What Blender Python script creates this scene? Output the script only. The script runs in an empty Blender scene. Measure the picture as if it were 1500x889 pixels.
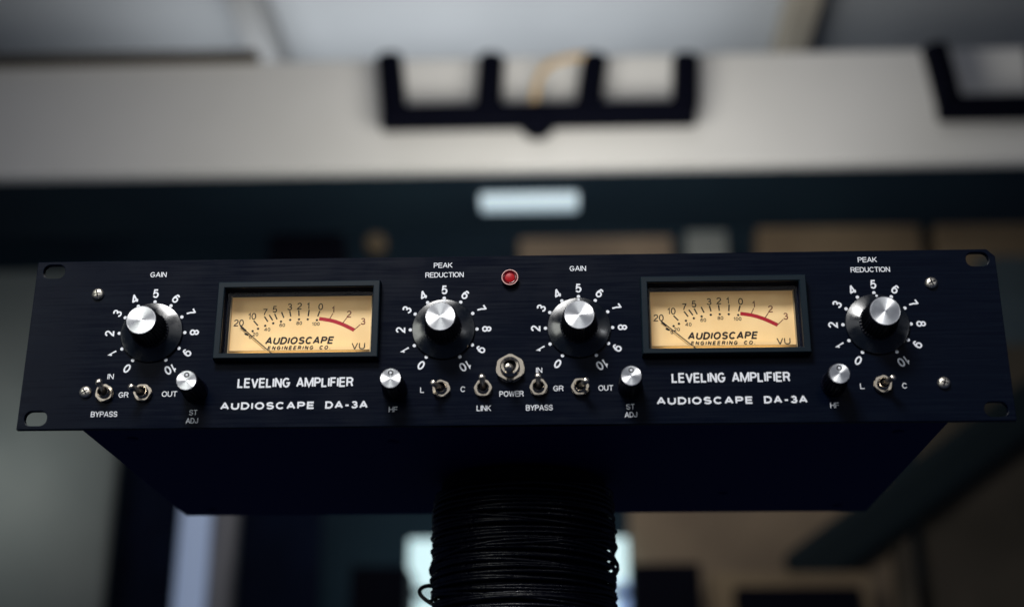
import bpy, bmesh, math, random
from mathutils import Vector, Matrix, Euler
random.seed(7)
R = math.radians
PI = math.pi
C = bpy.context.scene.collection
S = bpy.context.scene
MM = 0.001

# ------------------------------------------------------------------ camera
CAM_T = Vector((26.38, -643.7, -181.7))          # mm, front panel lies on y = 0, its lower edge on z = 0
CAM_E = Euler((1.93327, -0.00136, 0.03892), 'XYZ')
FPX = 2026.65
cam = bpy.data.cameras.new('camera')
cam.sensor_width = 36.0
cam.lens = FPX / 1500 * 36.0
cam.clip_start = 0.01
cam.clip_end = 60
cam.dof.use_dof = True
cam.dof.focus_distance = 0.70
cam.dof.aperture_fstop = 4.1
camo = bpy.data.objects.new('camera', cam)
C.objects.link(camo)
camo.location = CAM_T * MM
camo.rotation_euler = CAM_E
S.camera = camo

# ------------------------------------------------------------------ world, lights, exposure
w = bpy.data.worlds.new('World')
S.world = w
w.use_nodes = True
bg = w.node_tree.nodes['Background']
bg.inputs[0].default_value = (0.35, 0.50, 1.0, 1)
bg.inputs[1].default_value = 0.035
S.view_settings.view_transform = 'Standard'
S.view_settings.look = 'None'
S.view_settings.exposure = 0
S.view_settings.gamma = 1


def area(name, loc, target, sx, sy, power, col, spread=180):
    l = bpy.data.lights.new(name, 'AREA')
    l.shape = 'RECTANGLE'
    l.size = sx * MM
    l.size_y = sy * MM
    l.energy = power
    l.color = col
    l.spread = R(spread)
    o = bpy.data.objects.new(name, l)
    C.objects.link(o)
    o.location = Vector(loc) * MM
    d = (Vector(target) - Vector(loc)).normalized()
    o.rotation_euler = d.to_track_quat('-Z', 'Y').to_euler()
    return o


area('key_light', (-230, -820, 900), (-10, 0, 30), 380, 300, 15.5, (1.0, 0.985, 0.97))
area('cap_fill_right', (520, -1500, 640), (60, 0, 50), 560, 420, 0.42, (0.96, 0.98, 1.0))  # added weaker fill reflected by the right-hand caps and nuts
area('cap_fill_middle', (-12, -1500, 640), (0, 0, 50), 525, 420, 0.42, (0.96, 0.98, 1.0))  # added fill so the middle caps and nuts catch some brightness
area('ceiling_light', (-700, -1500, 640), (-150, 0, 50), 850, 420, 0.95, (0.96, 0.98, 1.0))
area('small_right_lamp', (900, -1000, 310), (60, 0, 45), 130, 60, 0.7, (0.95, 0.97, 1.0))
area('side_window_light', (-830, -900, 390), (-200, 0, 40), 300, 480, 2.2, (0.97, 1.0, 0.92))
area('beam_light', (0, 1500, 800), (0, 2600, 1600), 700, 400, 8.6, (1.0, 0.96, 0.88), 130)  # added light aimed at the beam's middle, so its ends fall off darker
area('ceiling_fill', (-350, 3300, 1800), (-350, 3300, 2400), 1900, 300, 5.6, (0.93, 0.97, 1.0))  # added light hidden behind the beam, brightens the ceiling bays
area('left_wall_fill', (-1540, 2780, 800), (-1720, 3300, 770), 200, 200, 0.8, (0.97, 1.0, 0.95), 120)  # added lamp close to the grey wall panel, lights a patch of it
area('room_light', (250, 3170, 1800), (400, 4150, 1000), 500, 200, 3.6, (1.0, 0.93, 0.85))

# ------------------------------------------------------------------ materials


def mat(name, col, rough=0.5, metal=0.0, spec=0.5, **k):
    m = bpy.data.materials.new(name)
    m.use_nodes = True
    nt = m.node_tree
    b = nt.nodes['Principled BSDF']
    b.inputs['Base Color'].default_value = (*col, 1)
    b.inputs['Roughness'].default_value = rough
    b.inputs['Metallic'].default_value = metal
    b.inputs['Specular IOR Level'].default_value = spec
    if 'coat' in k:
        b.inputs['Coat Weight'].default_value = k['coat']
        b.inputs['Coat Roughness'].default_value = k.get('coat_r', 0.1)
    if 'emit' in k:
        b.inputs['Emission Color'].default_value = (*k['emit'], 1)
        b.inputs['Emission Strength'].default_value = k.get('emit_s', 1)
    return m


def noise(m, scale, stretch=(1, 1, 1), detail=4, rough_rng=None, bump=None, col_rng=None, dist=0.0001, coords='Object'):
    nt = m.node_tree
    b = nt.nodes['Principled BSDF']
    tc = nt.nodes.new('ShaderNodeTexCoord')
    mp = nt.nodes.new('ShaderNodeMapping')
    mp.inputs['Scale'].default_value = stretch
    n = nt.nodes.new('ShaderNodeTexNoise')
    n.inputs['Scale'].default_value = scale
    n.inputs['Detail'].default_value = detail
    nt.links.new(tc.outputs[coords], mp.inputs[0])
    nt.links.new(mp.outputs[0], n.inputs['Vector'])
    if rough_rng:
        r = nt.nodes.new('ShaderNodeMapRange')
        r.inputs['From Min'].default_value = 0.3
        r.inputs['From Max'].default_value = 0.7
        r.inputs['To Min'].default_value, r.inputs['To Max'].default_value = rough_rng
        nt.links.new(n.outputs['Fac'], r.inputs['Value'])
        nt.links.new(r.outputs[0], b.inputs['Roughness'])
    if col_rng:
        r = nt.nodes.new('ShaderNodeValToRGB')
        r.color_ramp.elements[0].position = 0.3
        r.color_ramp.elements[1].position = 0.7
        r.color_ramp.elements[0].color = (*col_rng[0], 1)
        r.color_ramp.elements[1].color = (*col_rng[1], 1)
        nt.links.new(n.outputs['Fac'], r.inputs[0])
        nt.links.new(r.outputs[0], b.inputs['Base Color'])
    if bump:
        bp = nt.nodes.new('ShaderNodeBump')
        bp.inputs['Strength'].default_value = bump
        bp.inputs['Distance'].default_value = dist
        nt.links.new(n.outputs['Fac'], bp.inputs['Height'])
        nt.links.new(bp.outputs[0], b.inputs['Normal'])
    return m


M = {}
M['panel'] = noise(mat('black_brushed_anodised', (0.003, 0.0045, 0.010), 0.26, 0, 0.065), 900, (0.03, 1, 0.9), 5,
                   rough_rng=(0.19, 0.36), bump=0.12, col_rng=((0.0006, 0.0018, 0.0075), (0.0022, 0.0046, 0.0115)), dist=0.00006)
nt = M['panel'].node_tree
b = nt.nodes['Principled BSDF']
sm = nt.nodes.new('ShaderNodeTexNoise')
sm.inputs['Scale'].default_value = 32
sm.inputs['Detail'].default_value = 7
tc = nt.nodes.new('ShaderNodeTexCoord')
nt.links.new(tc.outputs['Object'], sm.inputs['Vector'])
r_ = nt.nodes.new('ShaderNodeMapRange')
r_.inputs['From Min'].default_value, r_.inputs['From Max'].default_value = 0.35, 0.7
r_.inputs['To Min'].default_value, r_.inputs['To Max'].default_value = -0.05, 0.10
nt.links.new(sm.outputs['Fac'], r_.inputs['Value'])
ad = nt.nodes.new('ShaderNodeMath')
src = b.inputs['Roughness'].links[0].from_socket
nt.links.new(src, ad.inputs[0])
nt.links.new(r_.outputs[0], ad.inputs[1])
nt.links.new(ad.outputs[0], b.inputs['Roughness'])
M['chassis'] = noise(mat('black_powder_coat', (0.0008, 0.0012, 0.075), 0.6, 0, 0.2), 900, bump=0.3, dist=0.0001)
M['print'] = noise(mat('white_silkscreen', (0.84, 0.87, 0.93), 0.55, 0, 0.3), 2500, col_rng=((0.72, 0.75, 0.82), (0.9, 0.92, 0.96)))
M['knob_black'] = noise(mat('knob_black_plastic', (0.001, 0.0015, 0.008), 0.33, 0, 0.3), 700, rough_rng=(0.28, 0.5))
M['skirt'] = noise(mat('skirt_gloss_black', (0.004, 0.006, 0.010), 0.16, 0, 0.75), 130, rough_rng=(0.10, 0.34), detail=6, bump=0.05, dist=0.0002)
M['nickel'] = noise(mat('nickel_plate', (0.66, 0.58, 0.47), 0.2, 1), 900, rough_rng=(0.08, 0.22))
M['lever'] = mat('polished_lever', (0.74, 0.68, 0.60), 0.3, 1)
M['screw'] = noise(mat('zinc_screw', (0.72, 0.68, 0.60), 0.34, 1), 1200, rough_rng=(0.28, 0.5))
M['dark_hole'] = mat('dark_recess', (0.002, 0.002, 0.006), 0.6, 0, 0.2)
M['bezel'] = noise(mat('bezel_black_plastic', (0.004, 0.011, 0.018), 0.45, 0, 0.16), 1500, bump=0.25, dist=0.00005, rough_rng=(0.36, 0.52))
M['bezel_in'] = mat('bezel_inner_plastic', (0.003, 0.005, 0.014), 0.85, 0, 0.04)
M['ink'] = mat('meter_black_ink', (0.006, 0.004, 0.006), 0.6, 0, 0.2)
M['red_ink'] = mat('meter_red_ink', (0.42, 0.008, 0.022), 0.5, 0, 0.2)
M['redtext'] = mat('meter_dark_red_ink', (0.16, 0.02, 0.015), 0.6, 0, 0.2)
M['ring_ink'] = mat('pointer_ring_ink', (0.003, 0.003, 0.005), 0.5, 0, 0.3)
M['gold_edge'] = mat('aged_metal_edge', (0.42, 0.32, 0.18), 0.45, 0.4)
M['led_ring'] = mat('led_bezel_ring', (0.85, 0.55, 0.50), 0.25, 1)
M['cable'] = noise(mat('black_cable_jacket', (0.0006, 0.0009, 0.006), 0.30, 0, 0.36), 420, (1, 1, 1), 3, bump=0.7, dist=0.0006, rough_rng=(0.22, 0.5))
M['post'] = mat('post_black', (0.001, 0.0015, 0.008), 0.6, 0, 0.2)

# dial face: aged cream paper, unevenly yellowed
m = mat('dial_paper', (0.84, 0.60, 0.30), 0.6, 0, 0.2)
M['dial'] = noise(m, 45, (1, 1, 1), 5, col_rng=((0.80, 0.555, 0.265), (0.90, 0.665, 0.35)))
bs = m.node_tree.nodes['Principled BSDF']
bs.inputs['Emission Color'].default_value = (1.0, 0.62, 0.25, 1)    # back-lit by the meter's own lamp
bs.inputs['Emission Strength'].default_value = 0.10

# red jewel
m = mat('red_jewel', (0.22, 0.003, 0.006), 0.4, 0, 0.2, emit=(0.8, 0.01, 0.02), emit_s=0.18)
M['jewel'] = m
M['jewel_dark'] = mat('red_jewel_rim', (0.10, 0.002, 0.006), 0.2, 0, 0.5)

# turned aluminium cap: circular brushing
m = mat('turned_aluminium', (0.86, 0.87, 0.89), 0.30, 1)
nt = m.node_tree
b = nt.nodes['Principled BSDF']
b.inputs['Anisotropic'].default_value = 0.9
tg = nt.nodes.new('ShaderNodeTangent')
tg.direction_type = 'RADIAL'
tg.axis = 'Y'
nt.links.new(tg.outputs[0], b.inputs['Tangent'])
noise(m, 260, rough_rng=(0.26, 0.36))
M['cap'] = m
M['cap_edge'] = mat('cap_bright_edge', (0.9, 0.9, 0.92), 0.2, 1)

# clear glass for the meters: fresnel reflection over transparency
m = bpy.data.materials.new('meter_glass')
m.use_nodes = True
nt = m.node_tree
for n_ in list(nt.nodes):
    nt.nodes.remove(n_)
out = nt.nodes.new('ShaderNodeOutputMaterial')
mx = nt.nodes.new('ShaderNodeMixShader')
tr = nt.nodes.new('ShaderNodeBsdfTransparent')
gl = nt.nodes.new('ShaderNodeBsdfGlossy')
gl.inputs['Roughness'].default_value = 0.06
fr = nt.nodes.new('ShaderNodeFresnel')
fr.inputs['IOR'].default_value = 1.2
nt.links.new(fr.outputs[0], mx.inputs[0])
nt.links.new(tr.outputs[0], mx.inputs[1])
nt.links.new(gl.outputs[0], mx.inputs[2])
nt.links.new(mx.outputs[0], out.inputs[0])
M['glass'] = m

# room
M['beam'] = noise(mat('painted_plaster', (0.72, 0.72, 0.70), 0.8, 0, 0.2), 1.6, col_rng=((0.66, 0.66, 0.64), (0.76, 0.76, 0.75)))
M['ceil'] = noise(mat('ceiling_paint', (0.60, 0.62, 0.64), 0.8, 0, 0.2), 1.2, col_rng=((0.46, 0.48, 0.50), (0.60, 0.62, 0.64)))
M['joist'] = noise(mat('cream_joist', (0.45, 0.40, 0.32), 0.8, 0, 0.2), 3, col_rng=((0.36, 0.32, 0.26), (0.46, 0.41, 0.33)))
M['joist_grey'] = mat('grey_joist_paint', (0.36, 0.36, 0.36), 0.8, 0, 0.2)
M['slate_dark'] = mat('dark_slate_metal', (0.008, 0.014, 0.018), 0.8, 0, 0.1)
M['slate'] = noise(mat('slate_paint', (0.05, 0.075, 0.09), 0.8, 0, 0.2), 2, col_rng=((0.035, 0.055, 0.07), (0.065, 0.09, 0.105)))
M['teal_wall'] = noise(mat('dark_teal_wall', (0.01, 0.03, 0.05), 0.8, 0, 0.2), 2, col_rng=((0.005, 0.015, 0.028), (0.010, 0.026, 0.040)))
M['tan'] = noise(mat('tan_wood_board', (0.20, 0.15, 0.095), 0.7, 0, 0.2), 3, col_rng=((0.15, 0.11, 0.07), (0.25, 0.19, 0.12)))
M['tan2'] = noise(mat('brown_plaster', (0.20, 0.16, 0.11), 0.8, 0, 0.2), 2.5, col_rng=((0.13, 0.10, 0.075), (0.24, 0.185, 0.13)))
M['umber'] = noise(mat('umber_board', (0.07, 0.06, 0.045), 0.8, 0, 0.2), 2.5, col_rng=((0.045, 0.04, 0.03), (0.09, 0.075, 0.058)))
M['grey_wall'] = noise(mat('grey_wall_paint', (0.17, 0.19, 0.18), 0.8, 0, 0.2), 1.5, col_rng=((0.12, 0.14, 0.14), (0.22, 0.235, 0.225)))
M['navy'] = noise(mat('navy_cloth', (0.002, 0.004, 0.012), 0.9, 0, 0.1), 5, col_rng=((0.001, 0.002, 0.009), (0.003, 0.007, 0.022)))
M['black'] = mat('matt_black_metal', (0.001, 0.0015, 0.006), 0.8, 0, 0.08)
M['curtain'] = noise(mat('pale_curtain', (0.34, 0.39, 0.50), 0.9, 0, 0.1), 6, (3, 3, 0.4), col_rng=((0.36, 0.44, 0.60), (0.62, 0.72, 0.92)))
M['curtain_glow'] = mat('glowing_curtain', (0.5, 0.55, 0.65), 0.9, 0, 0.1, emit=(0.11, 0.15, 0.24), emit_s=1.0)  # brightness of this fold is put in as emission, no light behind it
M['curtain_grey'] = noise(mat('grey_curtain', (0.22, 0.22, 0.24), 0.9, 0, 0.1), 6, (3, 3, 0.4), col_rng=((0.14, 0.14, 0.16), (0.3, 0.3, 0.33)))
M['window'] = mat('bright_window_pane', (0.5, 0.6, 0.6), 0.3, 0, 0.5, emit=(0.55, 0.78, 0.82), emit_s=1.0)
M['window_blue'] = mat('blue_window_pane', (0.3, 0.4, 0.6), 0.3, 0, 0.5, emit=(0.10, 0.20, 0.42), emit_s=1.0)
M['tube'] = mat('lit_tube', (0.6, 0.7, 0.75), 0.4, 0, 0.5, emit=(0.34, 0.48, 0.58), emit_s=0.55)
M['rope'] = mat('tan_cord', (0.55, 0.38, 0.18), 0.7, 0, 0.2)
M['floor'] = noise(mat('dark_floor', (0.03, 0.03, 0.03), 0.6, 0, 0.3), 4, rough_rng=(0.5, 0.7))

# ------------------------------------------------------------------ helpers (all lengths in mm)


def prop(o, label=None, cat=None, group=None, kind=None):
    if label:
        o['label'] = label
    if cat:
        o['category'] = cat
    if group:
        o['group'] = group
    if kind:
        o['kind'] = kind
    return o


def empty(name, loc=(0, 0, 0)):
    o = bpy.data.objects.new(name, None)
    o.empty_display_size = 0.02
    C.objects.link(o)
    o.location = Vector(loc) * MM
    return o


def mesh_obj(name, verts, faces, material, parent=None, loc=(0, 0, 0), smooth=False):
    me = bpy.data.meshes.new(name)
    me.from_pydata([Vector(v) * MM for v in verts], [], faces)
    me.materials.append(material)
    if smooth:
        for p in me.polygons:
            p.use_smooth = True
    o = bpy.data.objects.new(name, me)
    C.objects.link(o)
    o.location = Vector(loc) * MM
    if parent:
        o.parent = parent
    return o


def bm_obj(name, bm, material, parent=None, loc=(0, 0, 0), smooth=False):
    me = bpy.data.meshes.new(name)
    bm.to_mesh(me)
    bm.free()
    me.transform(Matrix.Scale(MM, 4))
    me.materials.append(material)
    if smooth:
        for p in me.polygons:
            p.use_smooth = True
    o = bpy.data.objects.new(name, me)
    C.objects.link(o)
    o.location = Vector(loc) * MM
    if parent:
        o.parent = parent
    return o


def box_bm(x0, x1, y0, y1, z0, z1, bev=0, seg=2):
    bm = bmesh.new()
    bmesh.ops.create_cube(bm, size=1)
    bmesh.ops.scale(bm, vec=(x1 - x0, y1 - y0, z1 - z0), verts=bm.verts)
    bmesh.ops.translate(bm, vec=((x0 + x1) / 2, (y0 + y1) / 2, (z0 + z1) / 2), verts=bm.verts)
    if bev:
        bmesh.ops.bevel(bm, geom=list(bm.edges), offset=bev, segments=seg, affect='EDGES', profile=0.5)
    return bm


def box(name, x0, x1, y0, y1, z0, z1, material, parent=None, bev=0, loc=(0, 0, 0)):
    return bm_obj(name, box_bm(x0, x1, y0, y1, z0, z1, bev), material, parent, loc)


def lathe(name, prof, material, parent, loc=(0, 0, 0), n=64, rfun=None, smooth=True, cap0=False, cap1=True):
    """profile [(y, r)] turned about the y axis; rfun(theta, r, i) may flute it"""
    vs, fs = [], []
    for i, (y, r) in enumerate(prof):
        for k in range(n):
            a = 2 * PI * k / n
            rr = rfun(a, r, i) if rfun else r
            vs.append((rr * math.cos(a), y, rr * math.sin(a)))
    for i in range(len(prof) - 1):
        for k in range(n):
            a, b_ = i * n + k, i * n + (k + 1) % n
            fs.append((a, b_, b_ + n, a + n))
    if cap0:
        fs.append(tuple(range(n))[::-1])
    if cap1:
        fs.append(tuple(range((len(prof) - 1) * n, len(prof) * n)))
    o = mesh_obj(name, vs, fs, material, parent, loc, smooth)
    me = o.data
    bm = bmesh.new()
    bm.from_mesh(me)
    bmesh.ops.recalc_face_normals(bm, faces=bm.faces)
    for e in bm.edges:
        if len(e.link_faces) == 2 and e.calc_face_angle(0) > R(32):
            e.smooth = False
    bm.to_mesh(me)
    bm.free()
    return o


def tube(name, pts, r, material, parent=None, loc=(0, 0, 0), cyclic=False, res=4, order='POLY'):
    """round bar along points, made a real mesh"""
    cu = bpy.data.curves.new('tmp', 'CURVE')
    cu.dimensions = '3D'
    cu.bevel_depth = r * MM
    cu.bevel_resolution = res
    cu.use_fill_caps = True
    sp = cu.splines.new(order)
    sp.points.add(len(pts) - 1)
    for q, p in zip(sp.points, pts):
        q.co = (p[0] * MM, p[1] * MM, p[2] * MM, 1)
    sp.use_cyclic_u = cyclic
    if order == 'NURBS':
        sp.use_endpoint_u = True
        sp.resolution_u = 6
    return curve_mesh(name, cu, material, parent, loc, True)


def curve_mesh(name, cu, material, parent, loc=(0, 0, 0), smooth=False):
    t = bpy.data.objects.new('tmp', cu)
    C.objects.link(t)
    dg = bpy.context.evaluated_depsgraph_get()
    me = bpy.data.meshes.new_from_object(t.evaluated_get(dg))
    bpy.data.objects.remove(t)
    bpy.data.curves.remove(cu)
    me.name = name
    me.materials.clear()
    me.materials.append(material)
    for p in me.polygons:
        p.use_smooth = smooth
    o = bpy.data.objects.new(name, me)
    C.objects.link(o)
    o.location = Vector(loc) * MM
    if parent:
        o.parent = parent
    return o


CAM_R = CAM_E.to_matrix()


def at(px, py, y):
    """point on the plane y (mm) seen at a pixel of the 1500 x 889 photograph"""
    d = CAM_R @ Vector(((px - 750) / FPX, -(py - 444.5) / FPX, -1))
    return CAM_T + d * ((y - CAM_T.y) / d.y)


# ------------------------------------------------------------------ lettering: a stroked grotesque alphabet
def arc(cx, cy, rx, ry, a0, a1, n=None):
    n = n or max(3, int(abs(a1 - a0) / 11))
    return [(cx + rx * math.cos(R(a0 + (a1 - a0) * i / n)), cy + ry * math.sin(R(a0 + (a1 - a0) * i / n))) for i in range(n + 1)]


G = {
    'A': (.74, [[(0, 0), (.345, 1), (.395, 1), (.74, 0)], [(.12, .31), (.62, .31)]]),
    'B': (.64, [[(0, 0), (0, 1), (.34, 1)] + arc(.34, .765, .25, .235, 78, -90) + [(0, .53)], [(.34, .53)] + arc(.36, .265, .28, .265, 78, -90) + [(0, 0)]]),
    'C': (.72, [arc(.37, .5, .37, .5, 42, 318)]),
    'D': (.68, [[(0, .5), (0, 1), (.28, 1)] + arc(.28, .5, .40, .5, 84, -90) + [(0, 0), (0, .5)]]),
    'E': (.60, [[(.60, 1), (0, 1), (0, 0), (.61, 0)], [(0, .52), (.56, .52)]]),
    'F': (.56, [[(.57, 1), (0, 1), (0, 0)], [(0, .50), (.50, .50)]]),
    'G': (.76, [arc(.38, .5, .38, .5, 45, 325) + [(.74, .45), (.40, .45)]]),
    'H': (.66, [[(0, 0), (0, 1)], [(.66, 0), (.66, 1)], [(0, .52), (.66, .52)]]),
    'I': (.0, [[(0, 0), (0, 1)]]),
    'J': (.50, [[(.50, 1), (.50, .27)] + arc(.25, .25, .25, .25, 0, -180)]),
    'K': (.66, [[(0, 0), (0, 1)], [(.62, 1), (.0, .36)], [(.20, .56), (.66, 0)]]),
    'L': (.54, [[(0, 1), (0, 0), (.54, 0)]]),
    'M': (.92, [[(0, 0), (0, 1), (.05, 1), (.46, .04), (.87, 1), (.92, 1), (.92, 0)]]),
    'N': (.66, [[(0, 0), (0, 1), (.04, 1), (.62, 0), (.66, 0), (.66, 1)]]),
    'O': (.78, [arc(.39, .5, .39, .5, 90, 450, 30)]),
    'P': (.62, [[(0, 0), (0, 1), (.35, 1)] + arc(.35, .74, .27, .26, 80, -90) + [(0, .48)]]),
    'R': (.66, [[(0, 0), (0, 1), (.38, 1)] + arc(.38, .75, .26, .25, 80, -90) + [(0, .50)], [(.36, .50), (.50, .42), (.60, .12), (.66, 0)]]),
    'S': (.64, [arc(.32, .745, .29, .255, 22, 235)[:-1] + [(.20, .555), (.42, .48)] + arc(.33, .26, .31, .26, 52, -158)]),
    'T': (.64, [[(0, 1), (.64, 1)], [(.32, 1), (.32, 0)]]),
    'U': (.66, [[(0, 1), (0, .33)] + arc(.33, .33, .33, .33, 180, 360) + [(.66, 1)]]),
    'V': (.70, [[(0, 1), (.33, 0), (.37, 0), (.70, 1)]]),
    'W': (1.0, [[(0, 1), (.23, 0), (.27, 0), (.50, .95), (.73, 0), (.77, 0), (1.0, 1)]]),
    'Y': (.68, [[(0, 1), (.34, .45), (.68, 1)], [(.34, .45), (.34, 0)]]),
    '0': (.54, [arc(.27, .5, .27, .5, 90, 450, 30)]),
    '1': (.30, [[(.02, .76), (.17, .82), (.26, 1), (.26, 0)]]),
    '2': (.54, [arc(.27, .73, .26, .27, 170, -25)[:-1] + [(.42, .50), (.08, .16), (.0, 0), (.56, 0)]]),
    '3': (.54, [arc(.26, .755, .23, .245, 160, -85) + [(.20, .52)], [(.20, .52)] + arc(.27, .26, .27, .26, 80, -165)]),
    '4': (.64, [[(.47, 0), (.47, 1), (.43, 1), (0, .31), (0, .25), (.66, .25)]]),
    '5': (.54, [[(.50, 1), (.12, 1), (.04, .50)] + arc(.27, .32, .27, .32, 140, -155)]),
    '6': (.54, [arc(.29, .70, .24, .30, 25, 110) + arc(.33, .44, .33, .44, 125, 180) + arc(.27, .31, .27, .31, 180, 530)]),
    '7': (.52, [[(0, 1), (.52, 1), (.52, .93), (.30, .50), (.17, 0)]]),
    '8': (.54, [arc(.27, .755, .23, .235, 90, 450, 24), arc(.27, .265, .27, .265, 90, 450, 26)]),
    '9': (.54, [arc(.25, .30, .24, .30, 205, 290) + arc(.21, .56, .33, .44, 305, 360) + arc(.27, .69, .27, .31, 0, 350)]),
    '-': (.36, [[(0, .40), (.36, .40)]]),
    '.': (.14, [[(.0, 0.02), (.14, 0.02)]]),
    ' ': (.30, []),
}


def ribbon(pts, h, vs, fs, yy, closed=False):
    pts = [Vector(p) for p in pts]
    q = [pts[0]]
    for p in pts[1:]:
        if (p - q[-1]).length > 1e-4:
            q.append(p)
    if closed:
        q = q[:-1]
    n = len(q)
    base = len(vs)
    for i in range(n):
        a = q[i - 1] if (i > 0 or closed) else None
        c = q[(i + 1) % n] if (i < n - 1 or closed) else None
        d1 = (q[i] - a).normalized() if a is not None else None
        d2 = (c - q[i]).normalized() if c is not None else None
        if d1 is None:
            d1 = d2
        if d2 is None:
            d2 = d1
        n1 = Vector((-d1.y, d1.x))
        n2 = Vector((-d2.y, d2.x))
        mv = n1 + n2
        if mv.length < 1e-3:
            mv = n1
        mv.normalize()
        k = h / max(0.45, mv.dot(n1))
        for s in (1, -1):
            p = q[i] + mv * k * s
            vs.append((p.x, yy - 0.0009 * i, p.y))
    for i in range(n if closed else n - 1):
        j = (i + 1) % n
        fs.append((base + 2 * i, base + 2 * i + 1, base + 2 * j + 1, base + 2 * j))


def disc(cx, cz, r, vs, fs, yy, n=14):
    b0 = len(vs)
    for k in range(n):
        vs.append((cx + r * math.cos(2 * PI * k / n), yy, cz + r * math.sin(2 * PI * k / n)))
    fs.append(tuple(range(b0, b0 + n)))


def lettering(text, cx, cz, h, width=None, wt=0.14, gap=0.0, rot=0, shear=0.0, xs=1.0, y=-0.06, name='lettering',
              material=None, parent=None, rnd=False, space=None):
    """text centred on (cx, cz) of the panel, cap height h; width stretches it, wt = stroke width in mm"""
    hw = wt / 2
    H = h - wt
    gapn = gap + wt * 1.65 / h
    tot = 0
    lay = []
    for ch in text:
        gw, st = G[ch]
        if ch == ' ' and space:
            gw = space
        lay.append((tot, gw, st))
        tot += gw + gapn
    tot -= gapn
    sx = xs
    if width:
        sx = (width - wt) / (H * tot)
    vs, fs = [], []
    k = 0
    for x0, gw, st in lay:
        for s in st:
            pts = []
            for (px, py) in s:
                X = (x0 + px - tot / 2) * H * sx
                Z = (py - 0.5) * H
                X += shear * Z
                pts.append((X, Z))
            closed = (Vector(pts[0]) - Vector(pts[-1])).length < 1e-4 * H
            yy = y - 0.02 * (k % 4)
            k += 1
            ribbon(pts, hw, vs, fs, yy, closed)
            if rnd and not closed:
                disc(pts[0][0], pts[0][1], hw, vs, fs, yy - 0.002)
                disc(pts[-1][0], pts[-1][1], hw, vs, fs, yy - 0.002)
    c, s_ = math.cos(rot), math.sin(rot)
    vs = [(cx + v[0] * c - v[2] * s_, v[1], cz + v[0] * s_ + v[2] * c) for v in vs]
    return mesh_obj(name, vs, fs, material or M['print'], parent)


# ================================================================== THE ROOM BEHIND
def bgbox(name, px0, px1, py0, py1, y, depth, material, parent=None, bev=6, py=None):
    """box whose front face, on the plane y, covers a rectangle of the photograph"""
    a, b_ = at(px0, py1, y), at(px1, py0, y)
    c, d = at(px0, py0, y), at(px1, py1, y)
    x0, x1 = (a.x + c.x) / 2, (b_.x + d.x) / 2
    z0, z1 = (a.z + d.z) / 2, (b_.z + c.z) / 2
    return box(name, x0, x1, y, y + depth, z0, z1, material, parent, bev)


prop(box('wall', -3600, 3600, 4300, 4400, -1000, 3000, M['teal_wall']), kind='structure')
# soffit / beam across the room, painted pale
prop(box('beam', -3400, 3400, 2600, 2640, 1426, 1758, M['beam'], bev=6), kind='structure')
prop(box('soffit', -3400, 3400, 2640, 3020, 1431, 1530, M['teal_wall'], bev=4), kind='structure')
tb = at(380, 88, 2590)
prop(box('beam_shade_strip', -3400, tb.x, 2560, 2599, tb.z - 6, tb.z + 14, M['umber'], bev=3), kind='structure')  # dark strip added in place of the shade along the beam's top edge
prop(box('ceiling', -3600, 3600, 2500, 4800, 2330, 2400, M['ceil']), kind='structure')
for px0, px1, mm_ in ((376, 414, 'joist_grey'), (1140, 1178, 'joist')):
    a, b_ = at(px0, 88, 3400), at(px1, 88, 3400)
    box('ceiling_joist', a.x, b_.x, 2520, 4290, 2200, 2330, M[mm_], bpy.data.objects['ceiling'], 5)

# --- black four-pronged hangers on the beam
hx = at(787, 165, 2480).x
hz = at(787, 165, 2480).z
bar_w = (at(1020, 160, 2480).x - at(558, 160, 2480).x)
Lb = -bar_w / 2
br = empty('wall_hanger', (hx, 2480, hz))
prop(br, 'black four-pronged hanger with a tan cord looped behind its round hub', 'hanger', 'black hangers on the pale beam')
bar_c = (at(1020, 160, 2480).x + at(558, 160, 2480).x) / 2 - hx
bm = box_bm(bar_c - bar_w / 2, bar_c + bar_w / 2, -22, 22, -44, 24, 14)
bm_obj('crossbar', bm, M['black'], br)
for pxb, pxt in ((577, 573), (715, 721), (862, 871), (1004, 1003)):
    xb = at(pxb, 160, 2480).x - hx
    xt = at(pxt, 84, 2520).x - hx
    zt = at(pxt, 84, 2520).z - hz
    tube('prong', [(xb, 0, 8), (xb * .6 + xt * .4, 2, zt * .4), (xt, 6, zt - 26)], 35, M['black'], br)
lathe('standoff', [(120, 14), (18, 14)], M['black'], br, (0, 0, 28), 24)
lathe('hub', [(20, 34), (18, 44), (-14, 46), (-26, 38), (-30, 18)], M['black'], br, (0, 0, -26), 32)
br2 = br.copy()
C.objects.link(br2)
for ch in list(br.children):
    c2 = ch.copy()
    C.objects.link(c2)
    c2.parent = br2
br2.location.x = (at(1362, 100, 2480).x - (at(558, 100, 2480).x - hx)) * MM
br2['label'] = 'black four-pronged hanger cut off by the right edge of the photo'
cord = [at(px, py, 2470) for px, py in ((783, 150), (784, 120), (798, 97), (820, 88), (842, 83), (862, 82), (874, 90))]
c0 = tube('cord', [(p.x, p.y, p.z) for p in cord], 9, M['rope'], order='NURBS')
prop(c0, 'tan cord looped over the middle of the black hanger', 'cord')

# --- lit strip lamp far back
sl = empty('strip_lamp', at(775, 292, 2760))
prop(sl, 'small lit strip lamp glowing pale blue hanging under the beam', 'lamp')
o = bgbox('diffuser', 703, 847, 280, 299, 2760, 60, M['tube'], None, 8)
o.parent = sl
o.location = -sl.location
o = bgbox('housing', 698, 852, 272, 280, 2760, 70, M['black'], None, 2)
o.parent = sl
o.location = -sl.location


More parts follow.
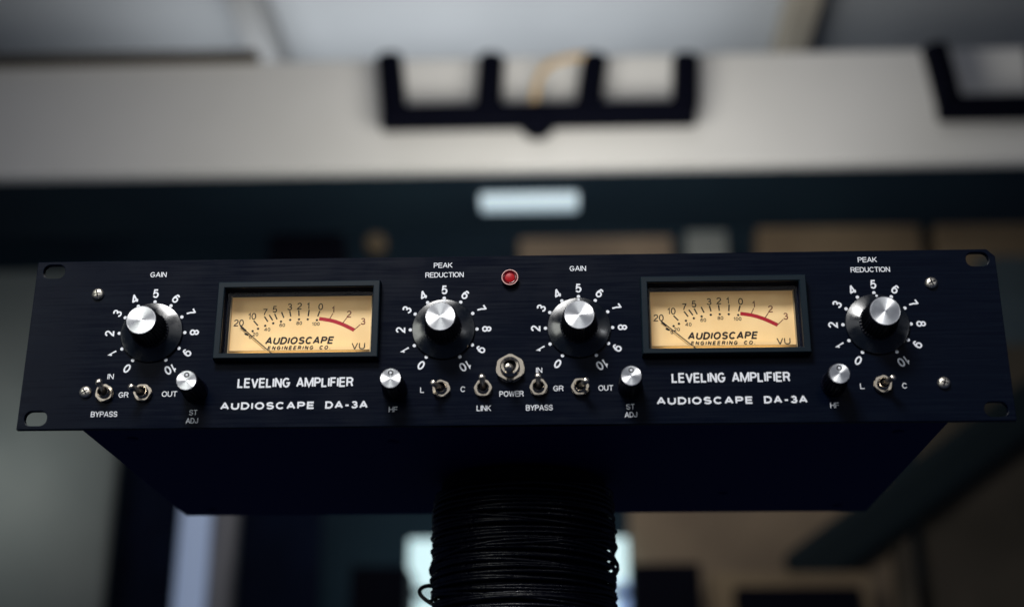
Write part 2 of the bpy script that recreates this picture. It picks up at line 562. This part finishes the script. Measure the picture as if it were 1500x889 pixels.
def bg(name, rects, label, cat, y=4000, depth=120, group=None, bev=6):
    """one background thing; rects: [(part, px0, px1, py0, py1, material, dy)]"""
    if len(rects) == 1:
        n_, a, b_, c, d, m_, dy = rects[0]
        return prop(bgbox(name, a, b_, c, d, y + dy, depth, M[m_], None, bev), label, cat, group)
    cx = sum((r[1] + r[2]) / 2 for r in rects) / len(rects)
    cy = max(r[4] for r in rects)
    e = empty(name, at(cx, cy, y))
    for n_, a, b_, c, d, m_, dy in rects:
        o = bgbox(n_, a, b_, c, d, y + dy, depth, M[m_], None, bev)
        o.parent = e
        o.location = -e.location
    return prop(e, label, cat, group)


bg('loudspeaker', [('cabinet', 392, 496, 328, 420, 'black', 0)], 'black speaker box hung behind the top edge of the amplifier', 'speaker', 3500, 200)
bg('shelf_board', [('x', 760, 985, 347, 392, 'tan2', 0)], 'dim brown shelf board low behind the middle of the amplifier', 'shelf', 4060, 120)
bg('shelf_board', [('x', 1112, 1352, 330, 420, 'tan', 0)], 'tan wooden board behind the upper right of the amplifier', 'shelf', 4060, 120)
bg('shelf_board', [('x', 1374, 1620, 326, 396, 'tan', 0)], 'tan wooden board at the right edge above the rack ear', 'shelf', 4060, 120)
bg('picture_frame', [('x', 1006, 1066, 338, 392, 'grey_wall', 0)], 'small bluish grey panel behind the amplifier left of the tan boards', 'panel', 4060, 60)
o = lathe('wall_sconce', [(40, 36), (0, 38), (-16, 26)], M['tan'], None, at(550, 356, 3900), 24)
prop(o, 'small round tan knob on the dark wall behind the amplifier', 'knob')

# --- left side: grey wall panel, navy curtain, pale curtain
bg('wall_panel', [('x', -260, 158, 395, 1200, 'grey_wall', 0)], 'grey wall panel left of the navy curtain', 'panel', 3300, 60, bev=20)
bg('curtain', [('x', 160, 250, 560, 1200, 'navy', 0)], 'navy curtain hanging beside the grey wall panel', 'curtain', 3420, 60, bev=25)
bg('curtain', [('glow_fold', 243, 292, 700, 1200, 'curtain_glow', 0), ('grey_fold', 292, 335, 700, 1200, 'curtain_grey', 20)],
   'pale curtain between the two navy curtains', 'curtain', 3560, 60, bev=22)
bg('curtain', [('x', 337, 462, 690, 1200, 'navy', 0)], 'broad navy curtain right of the pale curtain', 'curtain', 3500, 60, bev=25)
bg('loudspeaker', [('x', 508, 594, 828, 1100, 'black', 0)], 'black speaker box left of the bright window', 'speaker', 3600, 220)
# --- window behind the cable post
bg('window', [('pane', 598, 920, 788, 862, 'window', 0), ('pane', 598, 920, 872, 1100, 'window', 0), ('glazing_bar', 594, 924, 862, 872, 'navy', -20),
              ('pane', 905, 924, 850, 1000, 'window_blue', -8)],
   'bright daylight window behind the cable wrapped post', 'window', 3900, 40, bev=4)
# --- right side: brown wall with black boxes
bg('wall_panel', [('x', 926, 1345, 700, 1200, 'tan2', 0)], 'brown wall panel below the right half of the amplifier', 'panel', 3950, 80, bev=10)
bg('loudspeaker', [('x', 928, 1032, 824, 1100, 'black', 0)], 'black speaker box just right of the bright window', 'speaker', 3550, 200)
bg('monitor_screen', [('bezel', 1046, 1288, 838, 1100, 'tan', 60), ('screen', 1084, 1272, 858, 1100, 'black', 0)],
   'black screen in a pale brown surround at the bottom right', 'screen', 3600, 90)
bg('door_frame', [('x', 1326, 1356, 742, 1200, 'umber', 200)], 'upright tan post at the right end of the brown wall panel', 'post', 3700, 60)
bg('wall_panel', [('x', 1362, 1800, 500, 1200, 'umber', 0)], 'dark brown wall panel at the lower right edge of the photo', 'panel', 3960, 80, bev=10)
bg('wall_panel', [('x', 1440, 1800, 372, 506, 'slate', 0)], 'bluish grey wall panel right of the amplifier ear', 'panel', 3960, 80, bev=10)
# leaning boom crossing the right corner
pa, pb = at(1580, 545, 3850), at(1165, 850, 3850)
ln = (pb - pa).length
o = box('boom_arm', -ln / 2, ln / 2, -40, 40, -85, 85, M['slate_dark'], None, 38)
o.location = (pa + pb) / 2 * MM
o.rotation_euler = (0, -math.atan2(pb.z - pa.z, pb.x - pa.x), 0)
prop(o, 'dark boom arm slanting down behind the right end of the chassis', 'boom')

# ================================================================== CABLE-WRAPPED POST
PX, PY, PR = 3.0, 120.0, 51.5
post = empty('cable_post', (PX, PY, -1000))
prop(post, 'black post wound with thin black cable under the amplifier', 'post')
lathe('post_core', [(0, 46), (998, 46)], M['post'], post, (0, 0, 0), 48).rotation_euler = (R(90), 0, 0)
lathe('foot_plate', [(0, 190), (14, 190), (20, 180), (22, 46)], M['post'], post, (0, 0, 0), 48).rotation_euler = (R(90), 0, 0)


def winding(seed, r0, z0, z1, pitch, rad, jit, wob):
    rnd = random.Random(seed)
    pts = []
    turns = int(abs(z1 - z0) / pitch)
    n = 40
    ph = [rnd.uniform(0, 6.28) for _ in range(6)]
    z = z0
    tilt, tph, ro = 0, 0, 0
    for t in range(turns):
        nt_, nph, nro = rnd.uniform(-jit, jit), rnd.uniform(0, 6.28), rnd.uniform(0, wob)
        for k in range(n):
            f = k / n
            a = 2 * PI * f
            rr = r0 + ro * (1 - f) + nro * f + 0.35 * math.sin(3 * a + ph[t % 6])
            zz = z - pitch * f + (tilt * (1 - f) + nt_ * f) * math.sin(a + tph * (1 - f) + nph * f)
            pts.append((rr * math.cos(a), rr * math.sin(a), zz))
        z -= pitch
        tilt, tph, ro = nt_, nph, nro
    return pts


tube('cable_winding', winding(3, PR - 2.8, 992, 800, 2.5, 1.3, 2.6, 1.4), 1.25, M['cable'], post, res=3)
tube('cable_winding', winding(11, PR - 1.8, 978, 800, 6.9, 1.1, 8.0, 2.0), 1.0, M['cable'], post, res=3)
lp = [at(px, py, 118) for px, py in ((640, 889), (628, 883), (617, 874), (614, 866), (618, 859), (628, 856), (636, 857), (640, 864), (634, 875), (628, 880))]
tube('stray_loop', [(p.x - PX, p.y - PY + i * 1.2 - 5, p.z + 1000) for i, p in enumerate(lp)], 1.1, M['cable'], post, order='NURBS')
lp = [at(px, py, 118) for px, py in ((640, 752), (650, 758), (652, 768), (640, 790))]

# ================================================================== THE AMPLIFIER
amp = empty('rack_amplifier', (0, 0, 0))
prop(amp, 'black two-channel rack amplifier with two cream meters resting on the cable post', 'amplifier')

# chassis box
ch = bm_obj('chassis', box_bm(-210.3, 210.6, 3.0, 202.5, 0.4, 85, 0.9, 2), M['chassis'], amp)
bm = bmesh.new()
bm.from_mesh(ch.data)
bmesh.ops.delete(bm, geom=[f for f in bm.faces if f.normal.y < -0.99], context='FACES')   # open towards the panel
bm.to_mesh(ch.data)
bm.free()
for x, y in ((-190, 20), (190, 20), (-190, 185), (190, 185), (-60, 30), (118, 150), (0, 190)):
    lathe('underside_screw', [(0, 2.9), (-.7, 2.7), (-1.2, 1.6), (-1.3, .3)], M['chassis'], ch, (x, y, 0.4), 20).rotation_euler = (R(90), 0, 0)

# front panel with slots and meter windows
PW, PH = 241.3, 88.4
cu = bpy.data.curves.new('tmp', 'CURVE')
cu.dimensions = '2D'
cu.fill_mode = 'BOTH'
cu.extrude = 1.25 * MM
cu.bevel_depth = 0.25 * MM
cu.bevel_resolution = 1


def poly(pts):
    sp = cu.splines.new('POLY')
    sp.points.add(len(pts) - 1)
    for q, p in zip(sp.points, pts):
        q.co = (p[0] * MM, p[1] * MM, 0, 1)
    sp.use_cyclic_u = True


e = 0.25
poly([(-PW + e, 0 + e), (PW - e, 0 + e), (PW - e, PH - 4), (PW - 4, PH - e), (-PW + e, PH - e)])


def slot(cx, cz, w_, h_):
    r = h_ / 2 * 0.92 + e
    hw, hh = w_ / 2 + e, h_ / 2 + e
    pts = []
    for sx, sz, a0 in ((1, 1, 0), (-1, 1, 90), (-1, -1, 180), (1, -1, 270)):
        for k in range(7):
            a = R(a0 + 15 * k)
            pts.append((cx + sx * (hw - r) + r * math.cos(a), cz + sz * (hh - r) + r * math.sin(a)))
    poly(pts)


for cx in (-232.4, 232.4):
    for cz in (83.0, 5.6):
        slot(cx, cz, 11.2, 7.6)
MC = (-105.4, 105.5)
for mc in MC:
    poly([(mc - 39, 35), (mc + 39, 35), (mc + 39, 72.5), (mc - 39, 72.5)])
panel = curve_mesh('front_panel', cu, M['panel'], amp)
panel.data.transform(Matrix.Rotation(R(90), 4, 'X'))
panel.data.transform(Matrix.Translation((0, 1.5 * MM, 0)))

# --- meter
face_pts = {}


def meter(mc):
    mt = empty('vu_meter', (mc, 0, 0))
    mt.parent = amp
    # bezel: lofted rectangular ring
    sleeve = [(37.1, 37.1, 36.8, 70.8, 0.5), (36.4, 36.4, 36.8, 70.4, 0.6), (36.2, 36.2, 36.9, 70.2, 7.5)]
    loops = [(40.9, 40.9, 33.6, 74.4, 0.0), (40.7, 40.7, 33.8, 74.2, -4.6), (40.3, 40.3, 34.2, 73.8, -5.0),
             (37.7, 37.7, 36.2, 71.4, -5.0), (37.3, 37.3, 36.6, 71.0, -4.6), (37.2, 37.2, 36.7, 70.9, -3.8)]
    sleeve = [(37.2, 37.2, 36.7, 70.9, -3.8)] + sleeve
    vs, fs = [], []
    for l, r_, b0, t0, y in loops:
        vs += [(-l, y, b0), (r_, y, b0), (r_, y, t0), (-l, y, t0)]
    for i in range(len(loops) - 1):
        for k in range(4):
            a, b_ = 4 * i + k, 4 * i + (k + 1) % 4
            fs.append((a, b_, b_ + 4, a + 4))
    mesh_obj('bezel', vs, fs, M['bezel'], mt)
    vs, fs = [], []
    for l, r_, b0, t0, y in sleeve:
        vs += [(-l, y, b0), (r_, y, b0), (r_, y, t0), (-l, y, t0)]
    for i in range(len(sleeve) - 1):
        for k in range(4):
            a, b_ = 4 * i + k, 4 * i + (k + 1) % 4
            fs.append((a, b_, b_ + 4, a + 4))
    mesh_obj('inner_sleeve', vs, fs, M['bezel_in'], mt)
    # glass
    gb = box_bm(-36.9, 36.9, -1.2, -0.4, 37.0, 70.6)
    bmesh.ops.delete(gb, geom=[f for f in gb.faces if abs(f.normal.y) < 0.5], context='FACES')   # its rim sits in the sleeve
    bm_obj('glass', gb, M['glass'], mt)
    # dial plate
    box('dial_plate', -35.9, 35.9, 6.0, 7.0, 37.2, 70.0, M['dial'], mt)
    dp = [c for c in mt.children if c.name.startswith('dial_plate')][0]
    # thin metal edge of the dial tray
    for x0, x1 in ((-36.15, -35.55), (35.35, 35.9)):
        box('tray_edge', x0, x1, 4.6, 6.0, 37.2, 70.0, M['gold_edge'], mt)
    box('tray_edge', -35.5, 35.3, 4.4, 6.0, 40.75, 41.0, M['gold_edge'], mt)

    # printed scale, measured on the left meter
    def z2(u, v):                     # pixel of the enlarged crop -> mm on the dial
        p = at(290 + u * 310 / 1060, 380 + v * 260 / 889, 6.0)
        return p.x + 105.4, p.z
    yd = 5.95
    vs, fs = [], []
    vr, fr_ = [], []
    ticks = [((217, 338), (240, 358)), ((279, 307), (300, 331)), ((333, 286), (350, 312)), ((357, 278), (374, 305)), ((384, 272), (396, 300)),
             ((419, 264), (430, 292)), ((460, 258), (465, 286)), ((505, 254), (506, 283)), ((557, 253), (552, 285)), ((610, 258), (600, 286))]
    for i, (a, b_) in enumerate(ticks):
        ribbon([z2(*a), z2(*b_)], 0.5 if i == 0 else 0.33, vs, fs, yd)
    for d in ((274, 359), (301, 347), (337, 332), (377, 320), (416, 311), (462, 303), (506, 300), (550, 300), (596, 304)):
        disc(*z2(*d), 0.6, vs, fs, yd - .004)
    disc(*z2(241, 374), 0.6, vs, fs, yd - .004)
    ribbon([z2(234, 371), z2(252, 379)], 0.45, vs, fs, yd - .008)
    mesh_obj('scale_marks', vs, fs, M['ink'], mt)
    band = [(607, 297), (632, 300), (658, 304), (686, 311), (714, 321), (740, 332), (762, 343), (783, 354)]
    ribbon([z2(*p) for p in band], 0.95, vr, fr_, yd)
    mesh_obj('red_band', vr, fr_, M['red_ink'], mt)
    vr, fr_ = [], []
    for a, b_ in (((676, 270), (660, 298)), ((745, 293), (724, 320)), ((813, 326), (781, 354))):
        ribbon([z2(*a), z2(*b_)], 0.2, vr, fr_, yd - .006)
    mesh_obj('red_ticks', vr, fr_, M['redtext'], mt)
    for t, u, v, red in (('20', 205, 318, 0), ('10', 271, 285, 0), ('7', 336, 264, 0), ('5', 385, 250, 0), ('3', 460, 238, 0), ('2', 509, 234, 0),
                         ('1', 552, 233, 0), ('0', 615, 237, 0), ('1', 677, 251, 1), ('2', 757, 274, 1), ('3', 827, 310, 1)):
        x, z = z2(u, v)
        lettering(t, x, z, 3.6, None, 0.50, y=yd, name='scale_numeral', material=M['redtext' if red else 'ink'], parent=mt, xs=1.12)
    for t, u, v in (('0', 262, 389), ('20', 288, 375), ('40', 347, 351), ('60', 422, 329), ('80', 507, 319), ('100', 590, 323)):
        x, z = z2(u, v)
        lettering(t, x, z, 1.9, None, 0.31, y=yd, name='percent_numeral', material=M['ink'], parent=mt, xs=1.2)
    x, z = z2(510, 406)
    lettering('AUDIOSCAPE', x, z, 3.95, 34.4, 0.84, y=yd, shear=0.22, name='maker_name', material=M['ink'], parent=mt)
    x, z = z2(508, 442)
    lettering('ENGINEERING CO.', x, z, 2.05, 31.8, 0.47, y=yd, shear=0.22, gap=.28, name='maker_line', material=M['ink'], parent=mt, space=.7)
    x, z = z2(803, 433)
    lettering('VU', x, z, 3.5, 6.8, 0.52, y=yd, name='unit_mark', material=M['ink'], parent=mt)
    # needle
    a, b_ = z2(213, 336), z2(364, 468)
    vs, fs = [], []
    tube('needle', [(a[0], 5.0, a[1]), (b_[0], 5.0, b_[1]), (b_[0] + 6, 5.0, b_[1] - 5)], 0.25, M['ink'], mt)
    return mt


meter(MC[0])
meter(MC[1])
l = bpy.data.lights.new('meter_lamp', 'AREA')
l.shape = 'RECTANGLE'
l.size, l.size_y = 0.060, 0.003
l.energy = 0.0024
l.color = (1, 0.80, 0.44)
for mc in MC:
    o = bpy.data.objects.new('meter_lamp', l)
    C.objects.link(o)
    o.location = (mc * MM, 0.0025, 0.0375)
    o.rotation_euler = (R(150), 0, 0)

# --- big knobs


def flute(nf, dep, levels):
    def f(a, r, i):
        if i not in levels:
            return r
        s = math.cos(a * nf)
        return r - dep * (0.5 - 0.5 * s) ** 0.7
    return f


def knob(cx, pointer_deg, cz=49.3):
    k = empty('control_knob', (cx, 0, cz))
    k.parent = amp
    sk = lathe('skirt', [(-0.1, 14.9), (-0.3, 15.5), (-0.9, 15.65), (-1.25, 15.35), (-2.9, 9.2), (-3.1, 8.9)], M['skirt'], k, n=96, cap1=True)
    n = 34
    lathe('grip', [(-3.0, 9.25), (-3.9, 9.3), (-4.3, 9.0), (-5.0, 8.85), (-17.2, 7.95), (-18.0, 7.75), (-18.3, 7.35), (-18.3, 6.9)],
          M['knob_black'], k, n=n * 8, rfun=flute(n, 0.75, (2, 3, 4, 5)), cap1=True)
    cp = lathe('cap', [(-18.25, 7.15), (-18.75, 7.15), (-18.95, 6.9), (-18.95, 0.02)], M['cap'], k, n=72)
    lathe('cap_rim', [(-18.4, 7.16), (-18.86, 7.22), (-19.02, 7.08), (-19.02, 6.88), (-18.9, 6.86)], M['cap_edge'], k, n=72, cap1=False)
    a = R(90 - pointer_deg)
    vs, fs = [], []
    disc(14.35 * math.cos(a), 14.35 * math.sin(a), 0.62, vs, fs, -1.75)
    mesh_obj('pointer_dot', vs, fs, M['print'], k)
    return k


KX = (-178.9, -32.9, 34.1, 179.9)
for kx, pd in zip(KX, (-29, 1, 0, 3)):
    knob(kx, pd)

# dial numerals and dots
for kx in KX:
    cz = 49.3
    for i in range(11):
        ang = -150 + 30 * i
        a = R(90 - ang)
        vs, fs = [], []
        disc(kx + 16.55 * math.cos(a), cz + 16.55 * math.sin(a), 0.86, vs, fs, -0.05, 20)
        mesh_obj('dial_dot', vs, fs, M['print'], panel)
        rr = 21.4 if i != 10 else 22.0
        if i in (4, 5, 6):
            rr = 21.0
        lettering(str(i), kx + rr * math.cos(a), cz + rr * math.sin(a), 4.75, None, 0.84, rot=a - PI / 2, name='dial_numeral', parent=panel, xs=1.06, gap=.06)


# --- small knobs
def small_knob(cx, cz=18.9):
    k = empty('trim_knob', (cx, 0, cz))
    k.parent = amp
    n = 24
    lathe('collar', [(-0.1, 6.1), (-1.4, 6.15), (-1.8, 5.9), (-2.2, 5.6)], M['knob_black'], k, n=64)
    lathe('grip', [(-2.0, 5.8), (-3.0, 5.75), (-15.4, 5.35), (-16.2, 5.2), (-16.4, 4.9)], M['knob_black'], k, n=n * 8, rfun=flute(n, 0.4, (1, 2)))
    lathe('cap', [(-16.35, 4.85), (-16.8, 4.85), (-17.0, 4.7), (-17.0, 0.02)], M['cap'], k, n=64)
    vs, fs = [], []
    ribbon(arc(0, 2.75, 0.98, 0.98, 0, 360, 28), 0.34, vs, fs, -17.04, True)
    mesh_obj('pointer_ring', vs, fs, M['ring_ink'], k)
    vs, fs = [], []
    disc(0, 2.75, 0.72, vs, fs, -17.03, 20)
    mesh_obj('pointer_dot', vs, fs, M['print'], k)


for sx in (-154.6, -56.3, 58.3, 156.2):
    small_knob(sx)


# --- toggle switches
def hexnut(af, y0, y1, hole, rot=0):
    """chamfered hexagonal nut about the y axis with a round hole"""
    bm = bmesh.new()
    n = 48
    Rr = af / math.sqrt(3)
    prof = []
    rings = []
    for (y, kind) in ((y0, 'hex'), (y1 + 0.35, 'hex'), (y1, 'round'), (y1, 'hole'), (y1 + 1.0, 'hole')):
        ring = []
        for k in range(n):
            a = 2 * PI * k / n
            aa = (a % (PI / 3)) - PI / 6
            rh = (af / 2) / math.cos(aa)
            if kind == 'hex':
                r = rh
            elif kind == 'round':
                r = min(rh, af / 2 * 1.085)
            else:
                r = hole
            ring.append(bm.verts.new((r * math.cos(a + rot), y, r * math.sin(a + rot))))
        rings.append(ring)
    for i in range(len(rings) - 1):
        for k in range(n):
            bm.faces.new((rings[i][k], rings[i][(k + 1) % n], rings[i + 1][(k + 1) % n], rings[i + 1][k]))
    bmesh.ops.recalc_face_normals(bm, faces=bm.faces)
    return bm


def toggle(cx, cz, tip, rot, label=None, big=False):
    t = empty('toggle_switch', (cx, 0, cz))
    t.parent = amp
    if label:
        t['label'] = label
    s = 1.62 if big else 1.0
    bm_obj('hex_nut', hexnut(7.9 * s, -0.4, -2.3 * s ** .6, 2.9 * s, R(rot)), M['nickel'], t)
    lathe('washer', [(-0.05, 4.3 * s), (-0.4, 4.3 * s), (-0.42, 2.9 * s)], M['nickel'], t, n=40, cap1=False)
    yb = -4.2 * s ** .7
    # threaded bushing with a hollow mouth
    prof = [(-0.3, 2.75 * s)]
    y = -0.8
    while y > yb + 0.5:
        prof += [(y, 2.95 * s), (y - 0.25, 2.7 * s)]
        y -= 0.5
    prof += [(yb, 2.75 * s), (yb - 0.12, 2.6 * s), (yb, (1.95 if big else 2.35) * s), (yb + 0.5, (1.85 if big else 2.25) * s)]
    lathe('bushing', prof, M['nickel'], t, n=40, cap1=False)
    lathe('bushing_well', [(yb + 0.3, (1.9 if big else 2.3) * s), (yb + 2.3, (1.7 if big else 2.1) * s)], M['dark_hole'], t, n=24)
    # lever: slim neck widening to a round tip
    base = Vector((0, yb + 2.0, 0))
    tp = Vector(tip)
    d = (tp - base)
    L_ = d.length
    r0, r1 = (1.15, 1.5) if not big else (1.5, 2.1)
    prof = [(0, r0), (-L_ * .5, (r0 + r1) / 2), (-L_ + r1 * .8, r1), (-L_ + r1 * .35, r1 * .93), (-L_ + r1 * .1, r1 * .66), (-L_, r1 * .2)]
    lv = lathe('lever', prof, M['lever'], t, base, n=24)
    lv.rotation_euler = Vector((0, -1, 0)).rotation_difference(d.normalized()).to_euler()
    return t


toggle(-199.2, 17.8, (-.2, -11.5, 3.4), 24)
toggle(-180.2, 17.8, (-3.6, -11.5, 0.2), 0)
toggle(-33.4, 18.3, (-3.6, -11.5, 0.0), 40)
toggle(-13.0, 18.3, (0, -11.5, 3.3), 0)
toggle(14.0, 18.5, (0, -11.5, 3.3), 4)
toggle(34.1, 18.5, (3.3, -11.5, 0.2), 2)
toggle(179.7, 18.3, (3.2, -11.5, 0.2), 20)
toggle(0.2, 28.2, (-.5, -14.5, -4.0), 30, 'large power toggle', True)


# --- screws
def phillips(cx, cz, rot):
    s = empty('panel_screw', (cx, 0, cz))
    s.parent = amp
    lathe('screw_head', [(0, 3.0), (-.9, 2.98), (-1.5, 2.6), (-1.95, 1.9), (-2.15, 0.9), (-2.2, 0.02)], M['screw'], s, n=40)
    vs, fs = [], []
    for i, a in enumerate((R(rot), R(rot + 90))):
        dx, dz = math.cos(a), math.sin(a)
        prof = [(-1.75, 1.62), (1.75, 1.62)]
        b0 = len(vs)
        w_ = 0.33
        for sgn in (-1, 1):
            for t in (-1.75, -0.9, 0, 0.9, 1.75):
                yy = -2.25 - 0.01 * i + 0.20 * (abs(t) / 1.75) ** 1.5
                vs.append((dx * t - dz * w_ * sgn, yy, dz * t + dx * w_ * sgn))
        for k in range(4):
            fs.append((b0 + k, b0 + k + 1, b0 + 6 + k, b0 + 5 + k))
    mesh_obj('cross_slot', vs, fs, M['dark_hole'], s)


for (x, z), r_ in zip(((-208.3, 70.2), (-208.9, 18.6), (208.3, 70.4), (208.9, 18.8)), (12, 32, 20, -18)):
    phillips(x, z, r_)

# --- indicator lamp
il = empty('indicator_lamp', (0, 0, 75.6))
il.parent = amp
lathe('lamp_ring', [(-0.1, 4.3), (-2.4, 4.3), (-2.8, 4.1), (-2.8, 3.8), (-2.3, 3.6)], M['led_ring'], il, n=48, cap1=False)
lathe('lamp_lens', [(-1.0, 3.7), (-2.3, 3.6), (-2.5, 3.2), (-2.2, 2.6)], M['jewel_dark'], il, n=48, cap1=True)
lathe('lamp_core', [(-2.15, 2.45), (-2.5, 2.3), (-2.7, 1.7), (-2.8, 0.02)], M['jewel'], il, n=48)


# --- lettering of the panel
def L(t, x, z, h, wd, wt=.38, **k):
    lettering(t, x, z, h, wd, wt, parent=panel, rnd=True, **k)


L('GAIN', -178.5, 80.6, 2.75, 8.3)
L('GAIN', 34.0, 80.9, 2.75, 8.2)
L('PEAK', -33.8, 83.6, 2.75, 9.4)
L('REDUCTION', -33.0, 78.4, 2.75, 19.3)
L('PEAK', 178.2, 83.5, 2.75, 9.4)
L('REDUCTION', 179.2, 78.2, 2.75, 19.4)
for dx, dz in ((0, 0),):
    L('IN', -197.4, 26.7, 2.7, 3.1)
    L('GR', -190.0, 17.2, 2.8, 4.9)
    L('OUT', -167.2, 17.4, 2.8, 7.6)
    L('BYPASS', -198.6, 7.4, 2.8, 13.1)
    L('ST', -154.6, 7.8, 2.7, 4.1, .36)
    L('ADJ', -154.9, 3.7, 2.7, 6.0, .38)
L('IN', 14.3, 27.6, 2.7, 3.0)
L('GR', 23.6, 18.2, 2.8, 4.9)
L('OUT', 46.6, 18.2, 2.8, 7.2)
L('BYPASS', 14.3, 8.6, 2.8, 13.0)
L('ST', 58.3, 8.6, 2.7, 4.1, .36)
L('ADJ', 58.4, 4.6, 2.7, 6.0, .40)
L('L', -42.8, 18.1, 2.8, 1.9, .38)
L('C', -22.9, 18.3, 2.8, 2.3, .38)
L('LINK', -12.6, 8.6, 2.8, 7.0)
L('POWER', 0.8, 15.7, 2.8, 11.8)
L('HF', -56.7, 8.4, 2.7, 4.2, .36)
L('HF', 156.0, 8.3, 2.7, 4.2, .36)
L('L', 170.0, 17.8, 2.8, 2.1, .38)
L('C', 190.2, 17.8, 2.8, 2.3, .38)
for x, dz in ((-105.3, 0), (107.2, .3)):
    lettering('LEVELING AMPLIFIER', x, 22.6 + dz, 5.0, 57.2, 0.86, parent=panel, space=.42)
    lettering('AUDIOSCAPE', x - 13.1, 10.9 + dz * 1.5, 3.75, 46.3, 0.86, parent=panel)
    lettering('DA-3A', x + 25.7, 11.0 + dz * 1.5, 3.75, 20.8, 0.86, parent=panel)
